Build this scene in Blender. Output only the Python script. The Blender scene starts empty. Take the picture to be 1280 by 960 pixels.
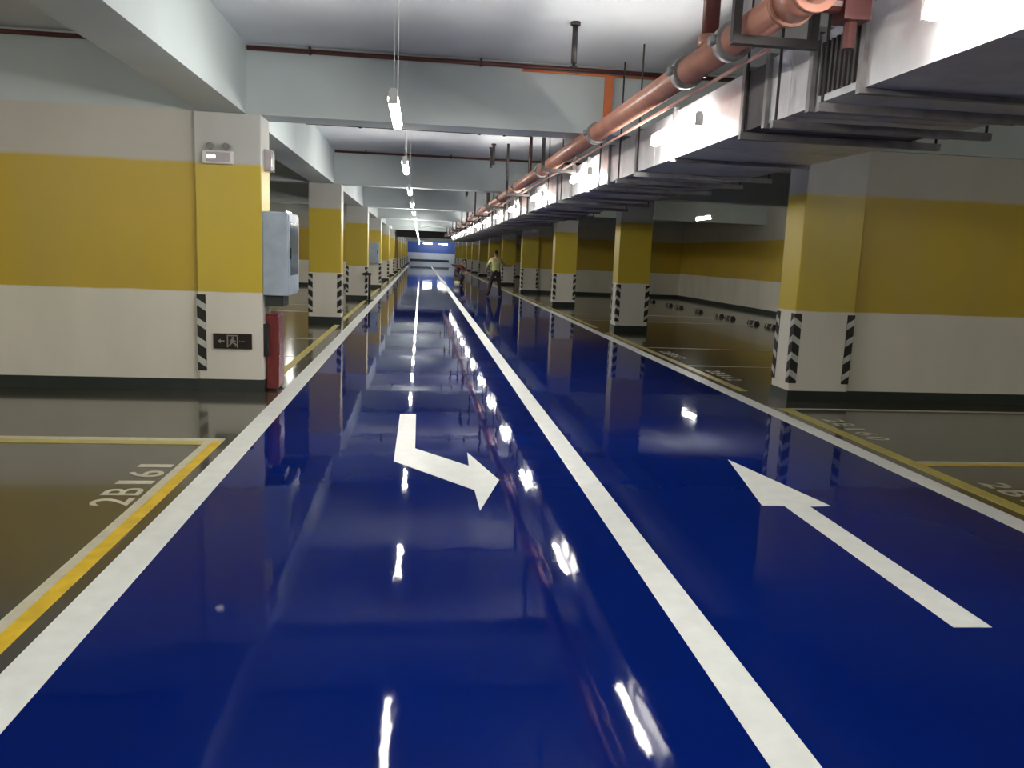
import bpy, bmesh, math, random
from mathutils import Vector, Matrix
random.seed(7)
scn = bpy.context.scene
C = scn.collection

# ------------------------------------------------------------------ camera
F_PX, YAW, PITCH, ROLL, CAM_H = 998.5, 0.1183, 0.1590, 0.0394, 1.6
cy, sy, cp, sp = math.cos(YAW), math.sin(YAW), math.cos(PITCH), math.sin(PITCH)
fwd = Vector((sy*cp, cy*cp, -sp)); rgt = Vector((cy, -sy, 0)); upv = rgt.cross(fwd)
r2 = rgt*math.cos(ROLL) + upv*math.sin(ROLL); u2 = -rgt*math.sin(ROLL) + upv*math.cos(ROLL)
cam_d = bpy.data.cameras.new('camera'); cam = bpy.data.objects.new('camera', cam_d); C.objects.link(cam)
cam_d.sensor_fit = 'HORIZONTAL'; cam_d.sensor_width = 36; cam_d.lens = F_PX/1280*36
cam_d.clip_start = 0.05; cam_d.clip_end = 400
m = Matrix.Identity(4)
for i in range(3):
    m[i][0], m[i][1], m[i][2] = r2[i], u2[i], -fwd[i]
m[2][3] = CAM_H
cam.matrix_world = m
scn.camera = cam
# ------------------------------------------------------------------ world and exposure
w = bpy.data.worlds.new('world'); scn.world = w; w.use_nodes = True
w.node_tree.nodes['Background'].inputs[0].default_value = (0.6, 0.62, 0.65, 1)
w.node_tree.nodes['Background'].inputs[1].default_value = 0.02
scn.view_settings.view_transform = 'Standard'; scn.view_settings.look = 'None'
scn.view_settings.exposure = 0.6; scn.view_settings.gamma = 1.0
scn.view_settings.use_curve_mapping = False
LAMP = 60.0          # radiance of the lamp tubes
LAMP_COL = (1.0, 0.97, 0.90)

# ------------------------------------------------------------------ materials
def nmat(name):
    mt = bpy.data.materials.new(name); mt.use_nodes = True
    return mt, mt.node_tree, mt.node_tree.nodes['Principled BSDF']
def setp(b, **k):
    for n, v in k.items():
        b.inputs[n.replace('_', ' ')].default_value = v
def noise(nt, scale, detail=3, vec=None, rough=0.5):
    n = nt.nodes.new('ShaderNodeTexNoise'); n.inputs['Scale'].default_value = scale
    n.inputs['Detail'].default_value = detail; n.inputs['Roughness'].default_value = rough
    if vec: nt.links.new(vec, n.inputs['Vector'])
    return n
def worldpos(nt, sc=(1, 1, 1)):
    g = nt.nodes.new('ShaderNodeNewGeometry'); mp = nt.nodes.new('ShaderNodeMapping')
    mp.inputs['Scale'].default_value = sc
    nt.links.new(g.outputs['Position'], mp.inputs['Vector']); return mp.outputs['Vector']
def mixcol(nt, fac, a, b):
    mx = nt.nodes.new('ShaderNodeMix'); mx.data_type = 'RGBA'
    for sock, v in ((mx.inputs[0], fac), (mx.inputs[6], a), (mx.inputs[7], b)):
        if hasattr(v, 'links'): nt.links.new(v, sock)
        elif isinstance(v, (tuple, list)): sock.default_value = (*v[:3], 1)
        else: sock.default_value = v
    return mx.outputs[2]
def math_n(nt, op, a, b=0.0, c=None):
    n = nt.nodes.new('ShaderNodeMath'); n.operation = op
    for i, v in enumerate((a, b) if c is None else (a, b, c)):
        if hasattr(v, 'links'): nt.links.new(v, n.inputs[i])
        else: n.inputs[i].default_value = v
    return n.outputs[0]
def ramp(nt, fac, lo, hi):
    n = nt.nodes.new('ShaderNodeMapRange'); n.inputs[1].default_value = lo; n.inputs[2].default_value = hi
    nt.links.new(fac, n.inputs[0]); return n.outputs[0]
def bump(nt, bsdf, h, strength, dist):
    b = nt.nodes.new('ShaderNodeBump'); b.inputs['Strength'].default_value = strength; b.inputs['Distance'].default_value = dist
    nt.links.new(h, b.inputs['Height']); nt.links.new(b.outputs[0], bsdf.inputs['Normal'])

def plain(name, col, rough=0.5, metal=0.0, var=0.12, scale=6.0, spec=0.5):
    mt, nt, b = nmat(name); setp(b, Roughness=rough, Metallic=metal)
    b.inputs['Specular IOR Level'].default_value = spec
    n = noise(nt, scale, 4, worldpos(nt))
    c = mixcol(nt, ramp(nt, n.outputs[0], .3, .7), tuple(v*(1-var) for v in col), tuple(min(1, v*(1+var)) for v in col))
    nt.links.new(c, b.inputs['Base Color'])
    return mt
def banded(name, low, band, top, z0, z1, rough):
    mt, nt, b = nmat(name)
    v = worldpos(nt); sep = nt.nodes.new('ShaderNodeSeparateXYZ'); nt.links.new(v, sep.inputs[0])
    n = noise(nt, 3.0, 4, v); wob = math_n(nt, 'MULTIPLY', math_n(nt, 'SUBTRACT', n.outputs[0], .5), .03)
    z = math_n(nt, 'ADD', sep.outputs[2], wob)
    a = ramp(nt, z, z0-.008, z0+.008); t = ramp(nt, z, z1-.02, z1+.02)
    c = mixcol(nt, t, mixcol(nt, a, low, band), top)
    n2 = noise(nt, 1.3, 5, worldpos(nt, (1, 1, .35)))
    c = mixcol(nt, math_n(nt, 'MULTIPLY', ramp(nt, n2.outputs[0], .45, .8), .22), c, (.30, .28, .22))
    nt.links.new(c, b.inputs['Base Color']); setp(b, Roughness=rough)
    n3 = noise(nt, 60, 2, v); bump(nt, b, n3.outputs[0], .08, .003)
    return mt
def epoxy(name, c0, c1, rough, bscale, bdist, spec=.5, coat=0.0, ior=1.5):
    mt, nt, b = nmat(name)
    v = worldpos(nt); n = noise(nt, .6, 4, v)
    nt.links.new(mixcol(nt, ramp(nt, n.outputs[0], .35, .65), c0, c1), b.inputs['Base Color'])
    setp(b, Roughness=rough, IOR=ior); b.inputs['Specular IOR Level'].default_value = spec
    b.inputs['Coat Weight'].default_value = coat; b.inputs['Coat Roughness'].default_value = .03
    n1 = noise(nt, bscale, 2.5, worldpos(nt, (1.0, .55, 1.0)))
    n2 = noise(nt, bscale*6, 2, worldpos(nt, (1.0, .4, 1.0)))
    hsum = math_n(nt, 'ADD', n1.outputs[0], math_n(nt, 'MULTIPLY', n2.outputs[0], .26))
    bump(nt, b, hsum, 1.0, bdist)
    return mt
def emit(name, col, strength):
    mt, nt, b = nmat(name); setp(b, Roughness=.4)
    b.inputs['Base Color'].default_value = (.9, .9, .9, 1)
    b.inputs['Emission Color'].default_value = (*col, 1); b.inputs['Emission Strength'].default_value = strength
    return mt

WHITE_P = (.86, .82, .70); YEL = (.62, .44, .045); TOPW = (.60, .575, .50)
M = {}
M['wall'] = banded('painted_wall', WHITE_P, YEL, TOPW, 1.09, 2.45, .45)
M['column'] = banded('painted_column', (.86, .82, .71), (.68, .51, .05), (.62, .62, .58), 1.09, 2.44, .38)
M['end'] = banded('end_wall_paint', (.70, .80, .92), (.07, .16, .60), (.07, .16, .60), 1.55, 2.9, .4)
M['ceiling'] = plain('ceiling_paint', (.66, .69, .72), .7, 0, .10, .8)
M['beam'] = plain('beam_paint', (.55, .61, .61), .6, 0, .06, 1.0)
M['park'] = epoxy('grey_epoxy', (.044, .041, .030), (.060, .056, .044), .13, 1.5, .0008, .5, .25)
M['blue'] = epoxy('blue_epoxy', (.0008, .0085, .105), (.0012, .011, .125), .035, 1.7, .0018, .5, 0, 1.145)
M['skirt'] = plain('dark_green_skirting', (.030, .040, .036), .3)
M['white'] = plain('white_road_paint', (.80, .82, .78), .35, 0, .05, 9)
M['yellow'] = plain('yellow_road_paint', (.70, .47, .03), .35, 0, .15, 9)
M['dullyellow'] = plain('dull_yellow_road_paint', (.50, .42, .10), .35, 0, .12, 9)
M['cream'] = plain('cream_road_paint', (.55, .52, .40), .35, 0, .1, 9)
M['black'] = plain('black_rubber', (.018, .018, .016), .45)
M['gwhite'] = plain('guard_white', (.62, .62, .55), .4)
M['galv'] = plain('galvanised_sheet', (.66, .67, .70), .38, .45, .10, 7)
M['galvd'] = plain('galvanised_angle', (.26, .25, .25), .45, .3, .2, 9)
M['canvas'] = plain('dark_canvas', (.10, .09, .10), .7)
M['steel'] = plain('dark_painted_steel', (.035, .030, .030), .5, .2, .2, 9)
M['redpipe'] = plain('red_fire_pipe', (.42, .20, .15), .32, 0, .15, 5)
M['darkred'] = plain('dark_red_pipe', (.12, .035, .030), .4)
M['orange'] = plain('orange_conduit', (.75, .20, .07), .4)
M['pink'] = plain('pale_conduit', (.75, .45, .40), .25)
M['housing'] = plain('white_lamp_housing', (.86, .86, .83), .4)
M['tube'] = emit('lamp_tube', LAMP_COL, LAMP)
M['cab'] = plain('blue_grey_cabinet', (.42, .50, .58), .35)
M['glass'] = plain('cabinet_glass', (.16, .20, .24), .08)
M['valve'] = plain('faded_red_enamel', (.38, .17, .12), .35)
M['red'] = plain('red_enamel', (.20, .035, .035), .25)
M['signblk'] = plain('dark_sign_panel', (.016, .011, .008), .3)
M['signgrey'] = plain('sign_print', (.34, .30, .26), .5)
M['lens'] = plain('lamp_lens', (.55, .50, .52), .1)
M['dim'] = emit('small_indicator', (1, .95, .9), 3.0)
M['skin'] = plain('skin', (.42, .24, .16), .5)
M['hair'] = plain('black_hair', (.012, .010, .009), .5)
M['hivis'] = plain('yellow_green_shirt', (.40, .41, .15), .7)
M['trous'] = plain('dark_trousers', (.03, .024, .02), .8)
M['shoe'] = plain('dark_shoes', (.02, .02, .02), .5)
M['maroon'] = plain('maroon_shirt', (.10, .028, .035), .8)
M['greytr'] = plain('grey_trousers', (.06, .055, .07), .8)
M['bucket'] = plain('pale_plastic', (.65, .62, .48), .4)

# ------------------------------------------------------------------ mesh helpers
class MB:
    def __init__(s): s.v = []; s.f = []; s.mi = []
    def quadbox(s, x0, x1, y0, y1, z0, z1, mi=0):
        b = len(s.v)
        s.v += [(x, y, z) for z in (z0, z1) for y in (y0, y1) for x in (x0, x1)]
        for q in ((0, 2, 3, 1), (4, 5, 7, 6), (0, 1, 5, 4), (2, 6, 7, 3), (0, 4, 6, 2), (1, 3, 7, 5)):
            s.f.append(tuple(b+i for i in q)); s.mi.append(mi)
        return s
    def prism(s, poly, z0, z1, mi=0):           # poly: xy counter-clockwise
        b = len(s.v); n = len(poly)
        s.v += [(x, y, z0) for x, y in poly] + [(x, y, z1) for x, y in poly]
        s.f.append(tuple(b+n+i for i in range(n))); s.mi.append(mi)
        s.f.append(tuple(b+n-1-i for i in range(n))); s.mi.append(mi)
        for i in range(n):
            j = (i+1) % n; s.f.append((b+i, b+j, b+n+j, b+n+i)); s.mi.append(mi)
        return s
    def hexa(s, p, mi=0):                       # 8 points, bottom 4 ring then top 4 ring
        b = len(s.v); s.v += [tuple(q) for q in p]
        for q in ((3, 2, 1, 0), (4, 5, 6, 7), (0, 1, 5, 4), (1, 2, 6, 5), (2, 3, 7, 6), (3, 0, 4, 7)):
            s.f.append(tuple(b+i for i in q)); s.mi.append(mi)
        return s
    def tube(s, a, b_, r, n=12, mi=0, r1=None):
        a = Vector(a); b_ = Vector(b_); d = (b_-a).normalized(); r1 = r if r1 is None else r1
        t = Vector((0, 0, 1)) if abs(d.z) < .9 else Vector((1, 0, 0))
        u = d.cross(t).normalized(); v = d.cross(u)
        b = len(s.v)
        for c, rr in ((a, r), (b_, r1)):
            for i in range(n):
                an = 2*math.pi*i/n; s.v.append(tuple(c + u*rr*math.cos(an) + v*rr*math.sin(an)))
        for i in range(n):
            j = (i+1) % n; s.f.append((b+i, b+n+i, b+n+j, b+j)); s.mi.append(mi)
        s.f.append(tuple(b+i for i in range(n))); s.mi.append(mi)
        s.f.append(tuple(b+2*n-1-i for i in range(n))); s.mi.append(mi)
        return s
    def mesh(s, name, mats, smooth=False):
        me = bpy.data.meshes.new(name); me.from_pydata(s.v, [], s.f); me.update()
        for k in (mats if isinstance(mats, (list, tuple)) else [mats]): me.materials.append(M[k])
        me.polygons.foreach_set('material_index', s.mi)
        if smooth:
            for p in me.polygons: p.use_smooth = len(p.vertices) == 4
        bm = bmesh.new(); bm.from_mesh(me); bmesh.ops.recalc_face_normals(bm, faces=bm.faces); bm.to_mesh(me); bm.free()
        return me
    def build(s, name, mats, parent=None, smooth=False, bevel=0):
        return link(name, s.mesh(name, mats, smooth), parent, bevel=bevel)
def link(name, me, parent=None, loc=(0, 0, 0), bevel=0):
    o = bpy.data.objects.new(name, me); C.objects.link(o); o.parent = parent; o.location = loc
    if bevel:
        md = o.modifiers.new('bevel', 'BEVEL'); md.width = bevel; md.segments = 2; md.limit_method = 'ANGLE'
    return o
def tag(o, label, cat, group=None):
    o['label'] = label; o['category'] = cat
    if group: o['group'] = group
    return o
def thing(name, label, cat, loc=(0, 0, 0), group=None, rz=0):
    o = bpy.data.objects.new(name, None); C.objects.link(o); o.location = loc; o.rotation_euler = (0, 0, rz)
    o.empty_display_size = .1
    return tag(o, label, cat, group)
def struct(o):
    o['kind'] = 'structure'; return o
def copy_tree(o, parent=None):
    c = o.copy(); C.objects.link(c); c.parent = parent
    for ch in [x for x in o.children]: copy_tree(ch, c)
    return c
box = lambda *a: MB().quadbox(*a)

# ------------------------------------------------------------------ structure
XL, XR, YB, YE, ZC, ZB = -8.7, 11.6, -7.0, 112.0, 3.68, 2.97
PITCH_Y = 8.7; ROW0 = 8.98; NROW = 12
LCOL = (-2.385, -1.70); RCOL = (4.39, 5.13)
floor = struct(box(XL-.2, XR+.2, YB-.2, YE+.2, -.2, 0).build('floor', 'park'))
lane = box(-1.45, 3.88, YB, YE, 0, .002).build('lane_coating', 'blue', floor); lane['label'] = 'glossy deep blue epoxy lane coating'
ceil = struct(box(XL-.2, XR+.2, YB-.2, YE+.2, ZC, ZC+.2).build('ceiling', 'ceiling'))
BEAMS = []
for k in range(-1, NROW):
    y0 = 9.05 + k*PITCH_Y; BEAMS.append((y0, y0+.45))
    struct(box(XL, XR, y0, y0+.45, ZB, ZC).build('ceiling_beam', 'beam'))
struct(box(-2.33, -1.86, YB, YE, ZB-.005, ZC).build('ceiling_beam', 'beam'))
struct(box(4.5, 5.0, YB, YE, ZB-.005, ZC).build('ceiling_beam', 'beam'))
def soffit(x, y):
    for a, b in BEAMS:
        if a-.03 < y < b+.03: return ZB
    return ZC
def wall(name, x0, x1, y0, y1, z1=ZC, mat='wall', skirt=None):
    o = struct(box(x0, x1, y0, y1, 0, z1).build(name, mat))
    if skirt: box(*skirt, 0, .13).build('skirting', 'skirt', o)
    return o
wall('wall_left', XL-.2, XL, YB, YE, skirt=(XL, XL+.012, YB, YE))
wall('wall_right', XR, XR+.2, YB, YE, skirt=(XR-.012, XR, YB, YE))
wall('wall_back', XL-.2, XR+.2, YB-.2, YB, skirt=(XL, XR, YB, YB+.012))
we = wall('wall_end', XL-.2, XR+.2, YE, YE+.2, mat='end', skirt=(XL, XR, YE-.012, YE))
box(-1.5, 3.85, YE-.08, YE-.013, .50, .66).build('kerb', 'skirt', we)
for k in (0, 3, 6, 9):
    y = ROW0 + .05 + k*PITCH_Y
    wall('wall_bay_left', XL, LCOL[0], y, y+.3, ZB, skirt=(XL, LCOL[0]-.02, y-.012, y))
    y = ROW0 + .12 + k*PITCH_Y
    wall('wall_bay_right', RCOL[1], XR, y, y+.3, ZB, skirt=(RCOL[1]+.02, XR, y-.012, y))

# ------------------------------------------------------------------ columns
GW, GZ0, GZ1, GT = .085, .23, 1.06, .007
def guard_meshes(n_str=4):
    g = MB()  # corner at origin, column occupies +x,+y ; legs along +x (front) and +y (side)
    g.quadbox(-GT, GW, -GT, 0, GZ0, GZ1); g.quadbox(-GT, 0, 0, GW, GZ0, GZ1)
    s = MB(); e = .0015; rise, th = .065, .075
    s.hexa([(-GT-e, -GT-e, 0), (GW, -GT-e, -rise), (GW, -GT, -rise), (-GT-e, -GT, 0),
            (-GT-e, -GT-e, th), (GW, -GT-e, th-rise), (GW, -GT, th-rise), (-GT-e, -GT, th)])
    s.hexa([(-GT-e, GW, -rise), (-GT-e, -GT-e, 0), (-GT, -GT-e, 0), (-GT, GW, -rise),
            (-GT-e, GW, th-rise), (-GT-e, -GT-e, th), (-GT, -GT-e, th), (-GT, GW, th-rise)])
    return g.mesh('corner_guard', 'black'), s.mesh('stripe', 'gwhite')
GM, SM = guard_meshes()
STRIPE_Z = [GZ0 + .10 + i*.205 for i in range(4)]
gj = MB()
gj.quadbox(-GT, GW, -GT, 0, GZ0, GZ1); gj.quadbox(-GT, 0, 0, GW, GZ0, GZ1)
for z in STRIPE_Z:
    gj.quadbox(-GT-.002, GW, -GT-.002, -GT, z-.03, z+.045, 1); gj.quadbox(-GT-.002, -GT, -GT, GW, z-.03, z+.045, 1)
GJ = gj.mesh('corner_guard_far', ['black', 'gwhite'])
CD = .47
def column_meshes(w):
    q = MB(); t = .01
    for a in ((-t, w+t, -t, 0), (-t, w+t, CD, CD+t), (-t, 0, 0, CD), (w, w+t, 0, CD)): q.quadbox(*a, 0, .14)
    return box(0, w, 0, CD, 0, ZB-.006).mesh('shaft', 'column'), q.mesh('base_skirting', 'skirt')
CM = {'l': column_meshes(LCOL[1]-LCOL[0]), 'r': column_meshes(RCOL[1]-RCOL[0])}
def column(x, y, k, label, group, corners, side):
    c = thing('column', label, 'column', (x, y, 0), group)
    w = (LCOL[1]-LCOL[0]) if side == 'l' else (RCOL[1]-RCOL[0])
    link('shaft', CM[side][0], c, bevel=.012); link('base_skirting', CM[side][1], c)
    for cx, cyy in corners:
        rot = {(0, 0): 0, (1, 0): math.pi/2, (1, 1): math.pi, (0, 1): -math.pi/2}[(cx, cyy)]
        g = link('corner_guard', GM if k < 4 else GJ, c, (cx*w, cyy*CD, 0)); g.rotation_euler.z = rot
        if k < 4:
            for z in STRIPE_Z: link('stripe', SM, g, (0, 0, z))
    return c
for k in range(NROW):
    y = ROW0 + k*PITCH_Y
    column(LCOL[0], y, k, 'square column with yellow band carrying the low dark exit sign and emergency light' if k == 0 else
           'square yellow-banded column standing free in the row behind the column with the exit sign',
           None if k == 0 else 'free columns in the exit-sign row', ((0, 0), (1, 0), (1, 1)) if k else ((0, 0),), 'l')
    column(RCOL[0], y, k, 'square yellow-banded column joined to the bay wall beside the straight arrow' if k == 0 else
           'square yellow-banded column in the row beyond the straight arrow and the wheel stops',
           None if k == 0 else 'columns in the wheel-stop row', ((0, 0), (1, 0), (0, 1)), 'r')
ramp_ = MB(); ramp_.hexa([(-1.45, 93, .0021), (3.8, 93, .0021), (3.8, 111.9, .0021), (-1.45, 111.9, .0021), (-1.45, 93.01, .006), (3.8, 93.01, .006), (3.8, 111.9, .5), (-1.45, 111.9, .5)])
rp = ramp_.build('ramp', 'blue', floor); rp['label'] = 'gentle rise of the lane before the end wall'

# ------------------------------------------------------------------ floor markings
def mark(name, mb, mat, label, group=None): return tag(mb.build(name, mat), label, 'floor marking', group)
mark('lane_line', box(-1.51, -1.325, YB+.5, 92.9, .0005, .004), 'white', 'long white edge line between the blue lane and the bay numbered 2B161')
mark('lane_line', box(1.155, 1.325, YB+.5, 92.9, .002, .004), 'white', 'long white centre line dividing the two blue lanes')
mark('lane_line', box(3.81, 3.99, YB+.5, 92.9, .0005, .004), 'white', 'long white edge line of the blue lane with the straight arrow')
A1 = [(-.174, 7.87), (-.176, 6.04), (.398, 5.29), (.404, 4.84), (.592, 5.54), (.408, 6.34), (.396, 5.92), (-.014, 6.455), (-.016, 7.88)]
A2 = [(2.562, 6.19), (2.321, 4.965), (2.475, 4.955), (2.452, 3.174), (2.638, 3.168), (2.65, 4.945), (2.805, 4.958)]
mark('turn_arrow', MB().prism(A1, .002, .0045), 'white', 'bent white turn arrow painted on the blue lane')
mark('straight_arrow', MB().prism(A2, .002, .0045), 'white', 'straight white arrow painted on the blue lane')
# bay outlines
b1 = thing('bay_outline', 'yellow and cream outline of the parking bay numbered 2B161', 'floor marking')
box(-1.665, -1.585, -2, 6.629, .0005, .0035).build('yellow_stripe', 'yellow', b1)
box(-1.725, -1.6655, -2, 6.629, .0005, .0035).build('cream_stripe', 'cream', b1)
box(-7.9, -1.585, 6.63, 6.73, .0005, .0035).build('cream_stripe', 'cream', b1)
box(-7.9, -1.7255, 6.51, 6.629, .0005, .0034).build('yellow_stripe', 'dullyellow', b1)
b2 = thing('bay_outline', 'yellow line with cream cross lines marking the bays beside the straight arrow', 'floor marking')
box(4.09, 4.225, -3.5, 8.56, .0005, .0035).build('yellow_stripe', 'dullyellow', b2)
for y in (8.50, 6.13, 3.76, 1.4): box(4.227, 9.6, y, y+.07, .0005, .0035).build('cream_stripe', 'cream', b2)
for y in (6.08, 3.71): box(4.227, 9.6, y-.03, y+.048, .0005, .0034).build('yellow_stripe', 'yellow', b2)
for k in range(0, 8):
    r0 = ROW0 + k*PITCH_Y; ya, yb = r0 + .72, r0 + PITCH_Y - .35
    b = thing('bay_outline', 'yellow line and cream cross lines of bays between two columns of the exit-sign row', 'floor marking', group='bay outlines along the exit-sign row')
    box(-1.80, -1.69, ya, yb, .0005, .0035).build('yellow_stripe', 'dullyellow', b)
    for y in (r0+3.0, r0+5.5): box(-7.0, -1.802, y, y+.07, .0005, .0035).build('cream_stripe', 'cream', b)
    b = thing('bay_outline', 'yellow line and cream cross lines of bays between two columns of the wheel-stop row', 'floor marking', group='bay outlines along the wheel-stop row')
    box(4.09, 4.205, ya, yb, .0005, .0035).build('yellow_stripe', 'dullyellow', b)
    for y in (r0+3.05, r0+5.5): box(4.207, 9.0, y, y+.07, .0005, .0035).build('cream_stripe', 'cream', b)
def text_mesh(txt, size, depth=.001, align='LEFT'):
    cu = bpy.data.curves.new('t', 'FONT'); cu.body = txt; cu.size = size; cu.extrude = depth/2; cu.align_x = align
    cu.space_character = 1.18; cu.offset = .006
    o = bpy.data.objects.new('t', cu); C.objects.link(o)
    dg = bpy.context.evaluated_depsgraph_get(); me = bpy.data.meshes.new_from_object(o.evaluated_get(dg))
    bpy.data.objects.remove(o); bpy.data.curves.remove(cu); return me
def bay_number(txt, x, y, rz, length, height, label):
    o = thing('bay_number', label, 'floor marking', (x, y, .0005), None, rz)
    n = len(txt); pitch = length/n
    for i, ch in enumerate(txt):
        me = text_mesh(ch, 1.0)
        xs = [v.co.x for v in me.vertices]; ys = [v.co.y for v in me.vertices]; w_ = pitch*(.35 if ch == '1' else .72)
        for v in me.vertices:
            v.co.x = (v.co.x-min(xs))/(max(xs)-min(xs))*w_ + i*pitch + (pitch*.72-w_)/2; v.co.y = (v.co.y-min(ys))/(max(ys)-min(ys))*height
            v.co.z = .003 if v.co.z > 0 else 0
        me.materials.clear(); me.materials.append(M['cream']); link('digit' if ch.isdigit() else 'letter', me, o)
    return o
bay_number('2B161', -1.755, 4.93, math.pi/2, 1.06, .235, 'number 2B161 painted in cream inside the parking bay')
bay_number('2B160', 4.30, 7.95, -math.pi/2, 1.02, .21, 'cream bay number painted beside the yellow line, next to the joined column')
bay_number('2B159', 4.33, 5.55, -math.pi/2, 1.02, .21, 'cream bay number painted beside the yellow line, second from the joined column')
bay_number('2B162', 4.30, 11.55, -math.pi/2, 1.02, .21, 'cream bay number in the first bay behind the joined column')
bay_number('2B163', 4.30, 13.95, -math.pi/2, 1.02, .21, 'cream bay number in the middle bay behind the joined column')
# ------------------------------------------------------------------ air duct
DX0, DX1, DZ0, DZ1 = 2.19, 3.42, 2.50, 2.90
fl = [-1.0, .2, 1.4, 2.05, 3.98, 4.52, 5.12, 5.50, 7.05]
while fl[-1] < 58: fl.append(fl[-1]+1.22)
duct = thing('air_duct', 'long galvanised rectangular air duct running above the lane edge', 'air duct', (DX0, 0, DZ0))
W, H = DX1-DX0, DZ1-DZ0
fm = MB()
for a in ((-.028, W+.028, -.022, .022, -.028, 0), (-.028, W+.028, -.022, .022, H, H+.028), (-.028, 0, -.022, .022, 0, H), (W, W+.028, -.022, .022, 0, H)): fm.quadbox(*a)
flange_me = fm.mesh('flange', 'galvd')
sec_cache = {}
for i in range(len(fl)-1):
    L = fl[i+1]-fl[i]
    if i == 4:      # louvred damper section
        o = box(0.012, W-.012, .02, L-.02, .012, H-.012).build('damper_box', 'galv', duct); o.location.y = fl[i]
        for j in range(9):
            s = box(-.004, .012, .05+j*.05, .072+j*.05, .05, H-.07).build('louver_slat', 'steel', o)
        continue
    if i == 6:      # dark canvas joint behind the damper
        o = box(.006, W-.006, .02, L-.02, .006, H-.006).build('canvas_joint', 'canvas', duct); o.location.y = fl[i]
        continue
    key = round(L, 3)
    if key not in sec_cache:
        q = MB(); q.quadbox(0, W, 0, L, 0, H)
        q.quadbox(-.003, 0, L*.5-.006, L*.5+.006, 0, H)       # standing seam
        q.quadbox(0, W, L*.5-.006, L*.5+.006, -.003, 0)
        sec_cache[key] = q.mesh('duct_section', 'galv')
    link('duct_section', sec_cache[key], duct, (0, fl[i], 0))
for y in fl: link('flange', flange_me, duct, (0, y, 0))
# hangers of the duct
def duct_hanger(y):
    h = thing('duct_hanger', 'dark steel trapeze hanger carrying the air duct', 'pipe hanger', (DX0, y, 0), 'trapeze hangers of the air duct')
    box(-.10, W+.10, -.022, .022, DZ0-.075, DZ0-.030).build('cross_bar', 'galvd', h)
    for x in (-.075, W+.075):
        MB().tube((x, 0, DZ0-.06), (x, 0, soffit(0, y)), .009, 8).build('rod', 'steel', h)
for y in [1.9, 4.25, 4.82, 5.32, 8.0, 8.75]+[9.72+1.34*i for i in range(36)]:
    if all(abs(y-(6.75+4.02*k)) > .68 for k in range(-2, 15)) and all(abs(y-f_) > .05 for f_ in fl): duct_hanger(y)

# ------------------------------------------------------------------ red fire main
PX, PZ, PR = 1.745, 2.858, .085
fire = thing('fire_main_pipe', 'thick red fire main pipe with couplings beside the air duct', 'pipe', (PX, 0, PZ))
MB().tube((0, -5, 0), (0, 59.9, 0), PR, 20).build('pipe', 'redpipe', fire, True)
cpl = MB(); cpl.tube((0, -.045, 0), (0, .045, 0), PR+.022, 20); cpl.quadbox(-PR-.05, -PR-.005, -.03, .03, -.025, .025); cpl.quadbox(PR+.005, PR+.05, -.03, .03, -.025, .025)
cpl_me = cpl.mesh('coupling', 'galvd', True)
for y in [1.2, 4.66, 5.45, 8.25]+[12.0+3.05*i - (.55 if i == 9 else 0) for i in range(15)]: link('coupling', cpl_me, fire, (0, y, 0))
MB().tube((0, 5.05, .06), (0, 5.05, .13), .07, 14).build('tee_collar', 'redpipe', fire, True)
v = MB(); v.tube((0, 3.66, 0), (0, 3.69, 0), .118, 20); v.tube((0, 3.90, 0), (0, 3.93, 0), .118, 20); v.tube((0, 3.69, 0), (0, 3.90, 0), .105, 20)
vb = v.build('valve_body', 'valve', fire, True)
g = MB(); g.tube((.10, 3.83, -.02), (.27, 3.83, -.02), .045, 12); g.quadbox(.20, .33, 3.77, 3.89, -.10, .07); g.tube((.265, 3.83, -.10), (.265, 3.83, -.22), .03, 10)
g.build('valve_gearbox', 'darkred', vb)
rs = thing('riser_pipe', 'dark red riser pipe from the fire main up to the ceiling', 'pipe', (PX, 5.05, PZ+.131))
MB().tube((0, 0, 0), (0, 0, ZC-PZ-.132), .052, 14).build('pipe', 'darkred', rs, True)
MB().tube((0, 0, ZC-PZ-.155), (0, 0, ZC-PZ-.132), .085, 14).build('ceiling_flange', 'darkred', rs, True)
def main_hanger(y):
    h = thing('pipe_hanger', 'dark channel trapeze hanger holding the red fire main', 'pipe hanger', (PX, y, 0), 'trapeze hangers of the fire main')
    z = PZ-PR
    box(-.17, .30, -.025, .025, z-.045, z-.002).build('cross_bar', 'steel', h)
    for x in (-.15, .27): box(x-.022, x+.022, -.02, .02, z-.03, soffit(0, y)).build('post', 'steel', h)
for y in (-1, 4.22, 10.9, 15.5, 19.9, 24.6, 28.9, 32.6, 37.9, 42.0, 47.2, 51.0, 56.2): main_hanger(y)
MB().tube((1.868, 4.4, 2.772), (1.868, 59.5, 2.772), .012, 8).build('conduit', 'pink', None, True)
tag(bpy.data.objects['conduit'], 'thin pale pink conduit running beneath the red fire main', 'pipe')

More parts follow.
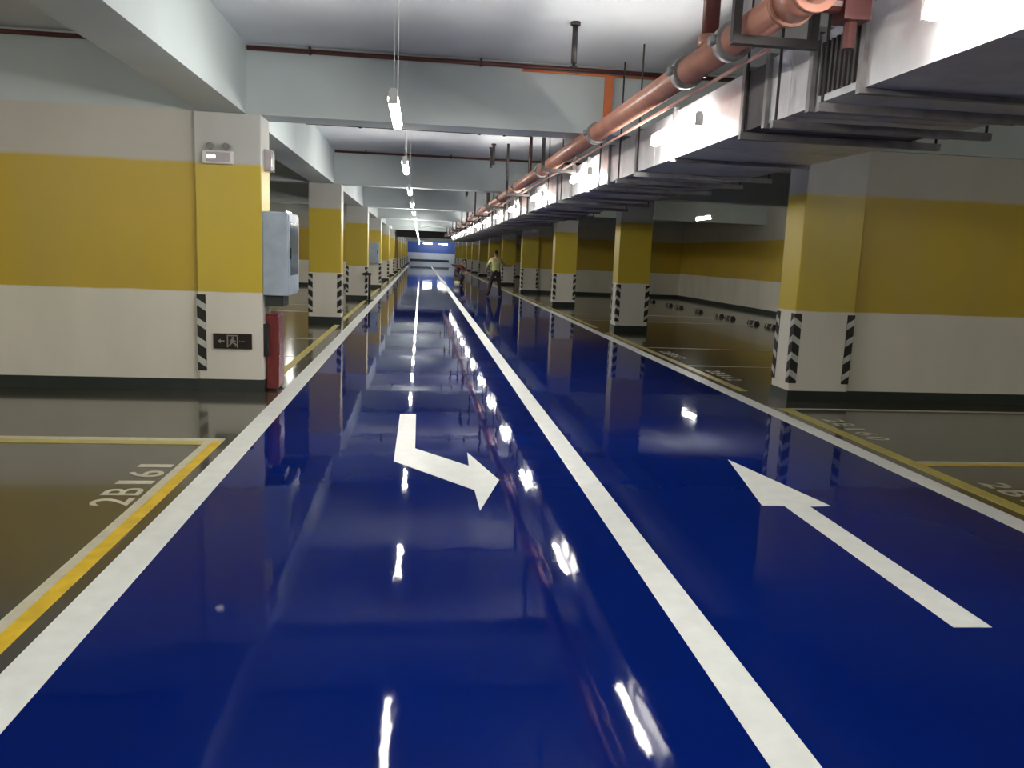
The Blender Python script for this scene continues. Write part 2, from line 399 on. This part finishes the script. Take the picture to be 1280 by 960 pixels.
# branch sprinkler pipes
for k in range(0, 7):
    y = 9.02 + k*PITCH_Y
    s = thing('sprinkler_branch', 'thin dark red pipe tucked under the ceiling against a cross beam', 'pipe', (0, y, ZC), 'branch pipes against the beams')
    MB().tube((-1.84, 0, -.05), (4.48, 0, -.05), .024, 10).build('pipe', 'darkred', s, True)
    MB().tube((XL+.02, 0, -.05), (-2.38, 0, -.05), .024, 10).build('pipe', 'darkred', s, True)
    for x in (-5.5, -1.2, .6, 2.9): box(x-.012, x+.012, -.028, .028, -.08, 0).build('clip', 'steel', s)
    if k < 6:
        y2 = y + 4.35 + (.15 if k == 2 else 0)
        s = thing('sprinkler_branch', 'thin dark pipe hung across the lane ceiling midway between beams', 'pipe', (0, y2, ZC), 'branch pipes between the beams')
        MB().tube((-1.84, 0, -.14), (1.75, 0, -.14), .024, 10).build('pipe', 'steel', s, True)
        MB().tube((1.75, 0, -.14), (1.75, 0, PZ+PR-ZC+.002), .024, 10).build('drop_pipe', 'darkred', s, True)
        for x in (-1.0, .9, 1.3): MB().tube((x, 0, 0), (x, 0, -.175), .022, 8).build('hanger_rod', 'steel', s)
for k in range(0, 6):
    for y, x in ((7.45+k*PITCH_Y, 1.33), (15.6+k*PITCH_Y, 1.33)):
        d = thing('sprinkler_drop', 'short black sprinkler drop hanging from the ceiling near the fire main', 'sprinkler', (x, y, ZC), 'sprinkler drops')
        MB().tube((0, 0, 0), (0, 0, -.35), .026, 10).build('drop_pipe', 'steel', d, True)
        MB().tube((0, 0, 0), (0, 0, -.03), .045, 12).build('ceiling_rose', 'steel', d, True)
        q = MB().tube((0, 0, -.35), (0, 0, -.38), .015, 8); q.tube((0, 0, -.375), (0, 0, -.385), .032, 10); q.build('sprinkler_head', 'steel', d)
oc = thing('orange_conduit', 'orange conduit drop on the face of the cross beam above the red pipe', 'pipe', (0, 9.045, 0))
MB().tube((1.05, -.02, ZC-.092), (2.6, -.02, ZC-.092), .012, 8).build('run', 'orange', oc, True)
box(1.97, 2.06, -.03, 0, ZB+.01, ZC-.1).build('drop', 'orange', oc)

# ------------------------------------------------------------------ lamps
LL = 1.2
hous = MB().prism([(-.02, .012), (.02, .012), (.02, .045), (-.02, .045)], -LL/2, LL/2)
hous.v = [(x, z, y) for x, y, z in hous.v]
hous_me = hous.mesh('housing', 'housing')
tb = MB().tube((0, -LL/2+.02, -.03), (0, LL/2-.02, -.03), .038, 12); tube_me = tb.mesh('tube', 'tube', True)
cap_me = box(-.032, .032, -.012, .012, -.062, .03).mesh('end_cap', 'housing')
def lamp(x, y, z, label, group, hang=True, rz=0):
    l = thing('batten_lamp', label, 'lamp', (x, y, z), group, rz)
    link('housing', hous_me, l); link('tube', tube_me, l)
    for e in (-1, 1): link('end_cap', cap_me, l, (0, e*(LL/2-.002), 0))
    if hang:
        rods = [-.45, .45]
        for a_, b_ in BEAMS:
            lo, hi = max(a_, y-.58), min(b_, y+.58)
            if not rz and hi-lo > .06: rods = [lo-y+.02, hi-y-.02]
        for e in rods:
            yy = y + (e if not rz else 0)
            MB().tube((0, e, .045), (0, e, soffit(x, yy)-z), .0025, 6).build('suspension_rod', 'housing', l)
    else:
        off = next(o_ for o_ in (0, .2, -.2, .4, -.4) if all(abs(y+o_-f_) > .06 for f_ in fl))
        box(.02, DX0-x-.001, off-.03, off+.03, .018, .04).build('bracket', 'galvd', l)
    return l
for k in range(-2, 25):
    if 6.6+4.1*k < 107 and k != 13: lamp(-.22, 6.6+4.1*k, 2.70, 'glowing white batten lamp in the row hung over the turn-arrow lane', 'lamps over the turn-arrow lane')
for k in range(-2, 13):
    lamp(2.09, 6.75+4.02*k, 2.70, 'glowing white batten lamp fixed along the side of the air duct', 'lamps along the air duct', False)
lamp(8.0, 22.5, 2.90, 'glowing batten lamp hung over the wheel stops', None, True)
lamp(-4.7, 29.6, 2.80, 'glowing batten lamp hung over the bays behind the column with the exit sign', None, True)
for x, y in ((-4.6, 4.2), (7.8, 3.0), (-4.6, -2.5)):
    lamp(x, y, 2.85, 'batten lamp hung over the bays in front of the bay walls', 'lamps over the near bays', True, math.pi/2)
for x in (0.9, 2.9):
    lamp(x, 109.0, 2.80, 'glowing batten lamp in the cross row near the blue end wall', 'lamps near the end wall', True, math.pi/2)

# ------------------------------------------------------------------ far cross duct
cd = thing('cross_duct', 'dark duct crossing the ceiling far down the lane', 'air duct', (0, 60.2, 2.66))
box(-1.8, 4.1, 0, .6, 0, .56).build('body', 'steel', cd)
for x in (-1.2, .6, 2.4, 3.9): box(x-.02, x+.02, -.02, .62, -.02, .58).build('flange', 'steel', cd)
for x in (-1.6, 1.5, 3.9): MB().tube((x, .3, .56), (x, .3, ZC-2.66), .01, 6).build('rod', 'steel', cd)

# ------------------------------------------------------------------ items on and around columns
es = thing('exit_sign', 'dark low-level exit direction sign with arrow on the column front', 'sign', (-2.02, ROW0, .562))
box(-.203, .203, -.028, 0, -.083, .083).build('panel', 'signblk', es, bevel=.004)
def glyph(polys, name):
    q = MB()
    for p in polys: q.prism([(x, z) for x, z in p], .0285, .030)
    q.v = [(x, -z, y) for x, y, z in q.v]
    return q.build(name, 'signgrey', es)
glyph([[(-.155, 0), (-.125, -.025), (-.125, -.008), (-.085, -.008), (-.085, .008), (-.125, .008), (-.125, .025)]], 'arrow_print')
R_ = lambda x0, x1, z0, z1: [(x0, z0), (x1, z0), (x1, z1), (x0, z1)]
glyph([R_(-.058, -.046, -.068, .068), R_(.046, .058, -.068, .068), R_(-.046, .046, .056, .068),
       R_(-.008, .016, .026, .048), [(-.020, -.012), (.006, -.016), (.018, .020), (-.006, .024)],
       [(-.034, .004), (-.026, -.002), (-.002, .016), (-.008, .024)], [(.012, .010), (.034, -.006), (.038, .002), (.016, .020)],
       [(-.040, -.050), (-.030, -.054), (.000, -.016), (-.016, -.010)], [(.000, -.020), (.030, -.036), (.024, -.056), (.036, -.056), (.042, -.030), (.008, -.008)]], 'running_figure_print')
glyph([R_(.090, .130, -.004, .004), R_(.075, .079, -.010, .010)], 'faint_print')
el = thing('emergency_light', 'white emergency light box on the front of the column with the exit sign', 'lamp', (-2.135, ROW0, 2.50))
box(-.155, .155, -.065, 0, -.068, .068).build('body', 'housing', el, bevel=.01)
box(-.115, .130, -.069, -.064, -.050, .050).build('lens', 'lens', el)
box(-.10, -.02, -.072, -.068, -.012, .02).build('indicator', 'dim', el)
for x in (-.07, .09):  # stems and heads added in place of the dark shade above the box
    MB().tube((x, -.03, .066), (x, -.04, .115), .012, 8).build('added_stem', 'galvd', el)
    MB().tube((x, -.02, .115), (x, -.075, .108), .030, 12, 0, .038).build('added_head', 'galvd', el, True)
sp_ = thing('wall_speaker', 'small grey speaker box high on the side of the column with the exit sign', 'speaker', (LCOL[1], ROW0+.25, 2.50))
MB().prism([(.001, -.10), (.08, -.08), (.08, .08), (.001, .10)], -.10, .13).build('cabinet', 'lens', sp_, bevel=.006)
box(.079, .084, -.06, .06, -.07, .10).build('grille', 'galvd', sp_)
cb = thing('wall_cabinet', 'pale blue-grey metal cabinet mounted on the side of the column with the exit sign', 'cabinet', (LCOL[1], ROW0, 1.07))
box(.002, .27, 0, .74, 0, .90).build('body', 'cab', cb, bevel=.01)
dr = box(.271, .28, .03, .71, .03, .87).build('door', 'cab', cb); box(.2805, .284, .10, .64, .22, .80).build('glass_pane', 'glass', dr)
box(.281, .30, .06, .08, .40, .52).build('handle', 'steel', dr)
box(.03, .21, .05, .40, -.12, -.002).build('cable_gland_box', 'skirt', cb)
ex = thing('extinguisher_box', 'glossy red fire extinguisher box on the floor under the blue-grey cabinet', 'fire extinguisher', (LCOL[1]+.012, ROW0+.12, 0))
box(0, .125, 0, .36, .02, .84).build('body', 'red', ex, bevel=.008)
box(.126, .132, .02, .34, .04, .82).build('door', 'red', ex); box(.133, .145, .04, .06, .40, .52).build('handle', 'galvd', ex)
box(-.0, .13, -.005, .365, .842, .865).build('lid', 'red', ex, bevel=.004)
for y in (.04, .32): box(.02, .11, y-.02, y+.02, 0, .02).build('foot', 'steel', ex)
jb = thing('junction_box', 'small black box low on the side of the column with the exit sign', 'box', (LCOL[1]+.001, ROW0+.01, .40))
box(0, .045, 0, .09, 0, .36).build('body', 'black', jb, bevel=.005); box(.046, .05, .01, .08, .02, .34).build('cover', 'skirt', jb)
eb = thing('electrical_box', 'blue-grey electrical box on the front of a far column in the exit-sign row', 'electrical box', (-2.03, ROW0+3*PITCH_Y, 1.5))
box(-.22, .26, -.2, 0, -.45, .42).build('body', 'cab', eb, bevel=.01)
box(-.20, .24, -.215, -.2, -.43, .40).build('door', 'cab', eb); box(.18, .20, -.235, -.215, -.05, .06).build('handle', 'steel', eb)
bp = thing('barrier_post', 'dark low post with a short arm standing beside the lane edge line', 'post', (-1.62, 26.2, 0))
box(-.14, .14, -.14, .14, 0, .02).build('base_plate', 'steel', bp); MB().tube((0, 0, .02), (0, 0, .88), .04, 12).build('post', 'steel', bp, True)
box(-.22, .05, -.03, .03, .80, .88).build('arm', 'steel', bp)
ws_b = MB(); ws_b.hexa([(-.075, -.275, 0), (.075, -.275, 0), (.075, .275, 0), (-.075, .275, 0), (-.04, -.25, .10), (.04, -.25, .10), (.04, .25, .10), (-.04, .25, .10)])
ws_me = ws_b.mesh('bar', 'black')
wy = MB()
wy.hexa([(-.0775, -.022, .002), (.0775, -.022, .002), (.0775, .022, .002), (-.0775, .022, .002), (-.0425, -.022, .1025), (.0425, -.022, .1025), (.0425, .022, .1025), (-.0425, .022, .1025)])
wy_me = wy.mesh('reflective_band', 'cream')
for y in (20.0, 21.15, 22.85, 23.75, 25.6, 27.6, 28.8, 31.0):
    wsx = thing('wheel_stop', 'black rubber wheel stop with pale bands on the bay floor by the long wall', 'wheel stop', (9.15, y, 0), 'wheel stops along the long wall')
    link('bar', ws_me, wsx)
    for e in (-.15, .15): link('reflective_band', wy_me, wsx, (0, e, 0))

# ------------------------------------------------------------------ people
def figure(name, label, loc, rz, J, E, rad, regions, mats, root, head, hair_mat):
    """J joints, E bones, rad radii; regions: joint->material index; head: (centre, forward, radius)"""
    names = list(J); idx = {n: i for i, n in enumerate(names)}
    me = bpy.data.meshes.new(name); me.from_pydata([J[n] for n in names], [(idx[a], idx[b]) for a, b in E], []); me.update()
    o = bpy.data.objects.new(name, me); C.objects.link(o)
    md = o.modifiers.new('skin', 'SKIN'); md.use_smooth_shade = True
    roots = {root} | {n for n in names if n.endswith('_f0')}
    for n in names:
        sv = me.skin_vertices[0].data[idx[n]]; sv.radius = (rad[n], rad[n]); sv.use_root = n in roots
    sb = o.modifiers.new('sub', 'SUBSURF'); sb.levels = 1; sb.render_levels = 1
    dg = bpy.context.evaluated_depsgraph_get(); res = bpy.data.meshes.new_from_object(o.evaluated_get(dg))
    bpy.data.objects.remove(o)
    for k in mats: res.materials.append(M[k])
    pts = [(Vector(J[a]).lerp(Vector(J[b]), t), regions[a] if t < .5 else regions[b]) for a, b in E for t in (0, .25, .5, .75, 1)]
    for p in res.polygons:
        c = p.center; p.material_index = min(pts, key=lambda q: (q[0]-c).length_squared)[1]; p.use_smooth = True
    # head, joined into the body mesh
    hc, hf, hr = Vector(head[0]), Vector(head[1]).normalized(), head[2]
    bm = bmesh.new(); bm.from_mesh(res)
    side = hf.cross(Vector((0, 0, 1))).normalized(); upd = side.cross(hf)
    skin_i = mats.index('skin'); hair_i = mats.index(hair_mat)
    def ell(c, sx, sy_, sz, mi, seg=14, rings=10, shape=None):
        r = bmesh.ops.create_uvsphere(bm, u_segments=seg, v_segments=rings, radius=1)
        for v in r['verts']:
            x, y, z = v.co
            if shape: x, y, z = shape(x, y, z)
            v.co = c + side*(x*sx) + hf*(y*sy_) + upd*(z*sz)
            for f in v.link_faces: f.material_index = mi; f.smooth = True
    def headshape(x, y, z):
        if z < -.2: x *= 1-.3*(-z-.2); y *= 1-.12*(-z-.2)
        if y > .85 and abs(x) < .25 and -.35 < z < .1: y += .16
        return x, y, z
    ell(hc, hr*.78, hr*.95, hr*1.22, skin_i, shape=headshape)
    for e in (-1, 1):
        ell(hc + side*(e*hr*.78) , hr*.10, hr*.2, hr*.3, skin_i, 8, 6)
        ell(hc + side*(e*hr*.3) + hf*(hr*.84) + upd*(hr*.05), hr*.1, hr*.08, hr*.07, hair_i, 8, 6)
    ell(hc + hf*(hr*.86) - upd*(hr*.55), hr*.26, hr*.06, hr*.06, mats.index('maroon') if 'maroon' in mats else skin_i, 8, 6)
    bm.to_mesh(res); bm.free()
    b = link(name, res, None, loc); b.rotation_euler.z = rz
    tag(b, label, 'person')
    # hair cap as a child
    bm = bmesh.new(); r = bmesh.ops.create_uvsphere(bm, u_segments=16, v_segments=12, radius=1)
    kill = [v for v in bm.verts if v.co.z < -.15 - .25*(-v.co.y) or (v.co.y > .35 and v.co.z < .35)]
    bmesh.ops.delete(bm, geom=kill, context='VERTS')
    for v in bm.verts: v.co = hc + side*(v.co.x*hr*.86) + hf*(v.co.y*hr*1.03) + upd*(v.co.z*hr*1.30)
    for f in bm.faces: f.smooth = True
    hm = bpy.data.meshes.new('hair'); bm.to_mesh(hm); bm.free(); hm.materials.append(M[hair_mat]); h = link('hair', hm, b)
    sd = h.modifiers.new('thick', 'SOLIDIFY'); sd.thickness = .012
    return b
def hand(J, E, rad, reg, pre, palm, d, out, mi):
    """five fingers rooted in the palm: d = direction of the fingers, out = thumb side"""
    d = Vector(d).normalized(); out = (Vector(out) - d*Vector(out).dot(d)).normalized(); nrm = d.cross(out); p = Vector(palm)
    for i, (off, ln) in enumerate(((.030, .070), (.010, .080), (-.010, .075), (-.030, .060))):
        a = p + out*off + d*.02; b = p + out*off*1.15 + d*(.03+ln*.5) + nrm*.004; c = p + out*off*1.15 + d*(.03+ln*.9) + nrm*.022
        for q, pt in enumerate((a, b, c)):
            n = f'{pre}{i}_f{q}'; J[n] = tuple(pt); rad[n] = (.0095, .0088, .0075)[q]; reg[n] = mi
            if q: E.append((f'{pre}{i}_f{q-1}', n))
    for q, pt in enumerate((p + out*.025 - d*.02, p + out*.055 + d*.015, p + out*.06 + d*.05)):
        n = f'{pre}t_f{q}'; J[n] = tuple(pt); rad[n] = (.012, .0105, .009)[q]; reg[n] = mi
        if q: E.append((f'{pre}t_f{q-1}', n))

# standing worker, back to the viewer, legs apart
J = dict(pel=(0, 0, .96), sp=(0, .01, 1.12), ch=(0, .02, 1.32), nk=(0, .01, 1.50), hd=(0, .03, 1.57),
         ls=(-.19, .01, 1.42), le=(-.31, .04, 1.18), lw=(-.34, .22, 1.03), lp=(-.34, .29, .99),
         rs=(.19, .01, 1.42), re=(.33, .06, 1.22), rw=(.50, .20, 1.20), rp=(.565, .25, 1.205),
         lh=(-.10, 0, .90), lk=(-.19, .06, .50), la=(-.27, -.02, .10), lt=(-.30, .13, .045),
         rh=(.10, 0, .90), rk=(.16, .10, .50), ra=(.20, .06, .10), rt=(.23, .21, .045))
E = [('pel', 'sp'), ('sp', 'ch'), ('ch', 'nk'), ('nk', 'hd'), ('ch', 'ls'), ('ls', 'le'), ('le', 'lw'), ('lw', 'lp'), ('ch', 'rs'), ('rs', 're'), ('re', 'rw'), ('rw', 'rp'),
     ('pel', 'lh'), ('lh', 'lk'), ('lk', 'la'), ('la', 'lt'), ('pel', 'rh'), ('rh', 'rk'), ('rk', 'ra'), ('ra', 'rt')]
RAD = dict(pel=.155, sp=.150, ch=.165, nk=.06, hd=.06, ls=.085, le=.055, lw=.035, lp=.036, rs=.085, re=.055, rw=.035, rp=.036,
           lh=.115, lk=.085, la=.065, lt=.045, rh=.115, rk=.085, ra=.065, rt=.045)
REG = dict(pel=2, sp=1, ch=1, nk=0, hd=0, ls=1, le=1, lw=0, lp=0, rs=1, re=1, rw=0, rp=0, lh=2, lk=2, la=2, lt=3, rh=2, rk=2, ra=2, rt=3)
hand(J, E, RAD, REG, 'l', J['lp'], (0, .6, -.5), (1, .2, .2), 0); hand(J, E, RAD, REG, 'r', J['rp'], (.7, .5, 0), (-.3, .3, .9), 0)
figure('person', 'standing person in yellow-green shirt and dark trousers with one arm held out', (2.88, 31.0, .003), 0, J, E, RAD, REG,
       ['skin', 'hivis', 'trous', 'shoe', 'hair'], 'pel', ((0, .035, 1.655), (0, 1, -.15), .098), 'hair')
# crouching worker, bent forward towards +x local
J = dict(pel=(-.22, 0, .56), sp=(-.16, 0, .72), ch=(-.02, 0, .93), nk=(.11, 0, 1.08), hd=(.16, 0, 1.13),
         ls=(0, .18, 1.0), le=(.22, .24, .82), lw=(.36, .18, .62), lp=(.40, .16, .55),
         rs=(0, -.18, 1.0), re=(.20, -.24, .80), rw=(.34, -.20, .58), rp=(.37, -.18, .51),
         lh=(-.19, .11, .53), lk=(.20, .17, .50), la=(.02, .16, .10), lt=(.17, .18, .045),
         rh=(-.19, -.11, .53), rk=(.16, -.18, .46), ra=(-.06, -.15, .10), rt=(.09, -.18, .045))
REG = {k: v_ for k, v_ in REG.items() if '_f' not in k}; RAD = {k: v_ for k, v_ in RAD.items() if '_f' not in k}
E = [e for e in E if '_f' not in e[0]]
hand(J, E, RAD, REG, 'l', J['lp'], (.3, 0, -.8), (0, -1, 0), 0); hand(J, E, RAD, REG, 'r', J['rp'], (.3, 0, -.8), (0, 1, 0), 0)
figure('person', 'crouching person in maroon top bent over the blue lane', (1.98, 41.0, .003), -.3, J, E, RAD, REG,
       ['skin', 'maroon', 'greytr', 'shoe', 'hair'], 'pel', ((.20, 0, 1.215), (.9, 0, -.4), .098), 'hair')
bk = thing('bucket', 'small pale plastic bucket beside the crouching person', 'bucket', (1.80, 39.6, .002))
q = MB(); n = 16
for rr, z in ((.11, 0), (.14, .26), (.13, .26), (.10, .012)):
    q.v += [(rr*math.cos(2*math.pi*i/n), rr*math.sin(2*math.pi*i/n), z) for i in range(n)]
for a in range(3):
    for i in range(n):
        j = (i+1) % n; q.f.append((a*n+i, a*n+j, (a+1)*n+j, (a+1)*n+i)); q.mi.append(0)
q.f.append(tuple(range(n-1, -1, -1))); q.mi.append(0); q.f.append(tuple(3*n+i for i in range(n))); q.mi.append(0)
q.build('body', 'bucket', bk, True)
hb = MB()
for i in range(8):
    a0, a1 = math.pi*i/8, math.pi*(i+1)/8
    hb.tube((.135*math.cos(a0), 0, .24+.12*math.sin(a0)), (.135*math.cos(a1), 0, .24+.12*math.sin(a1)), .005, 6)
hb.build('handle', 'steel', bk)
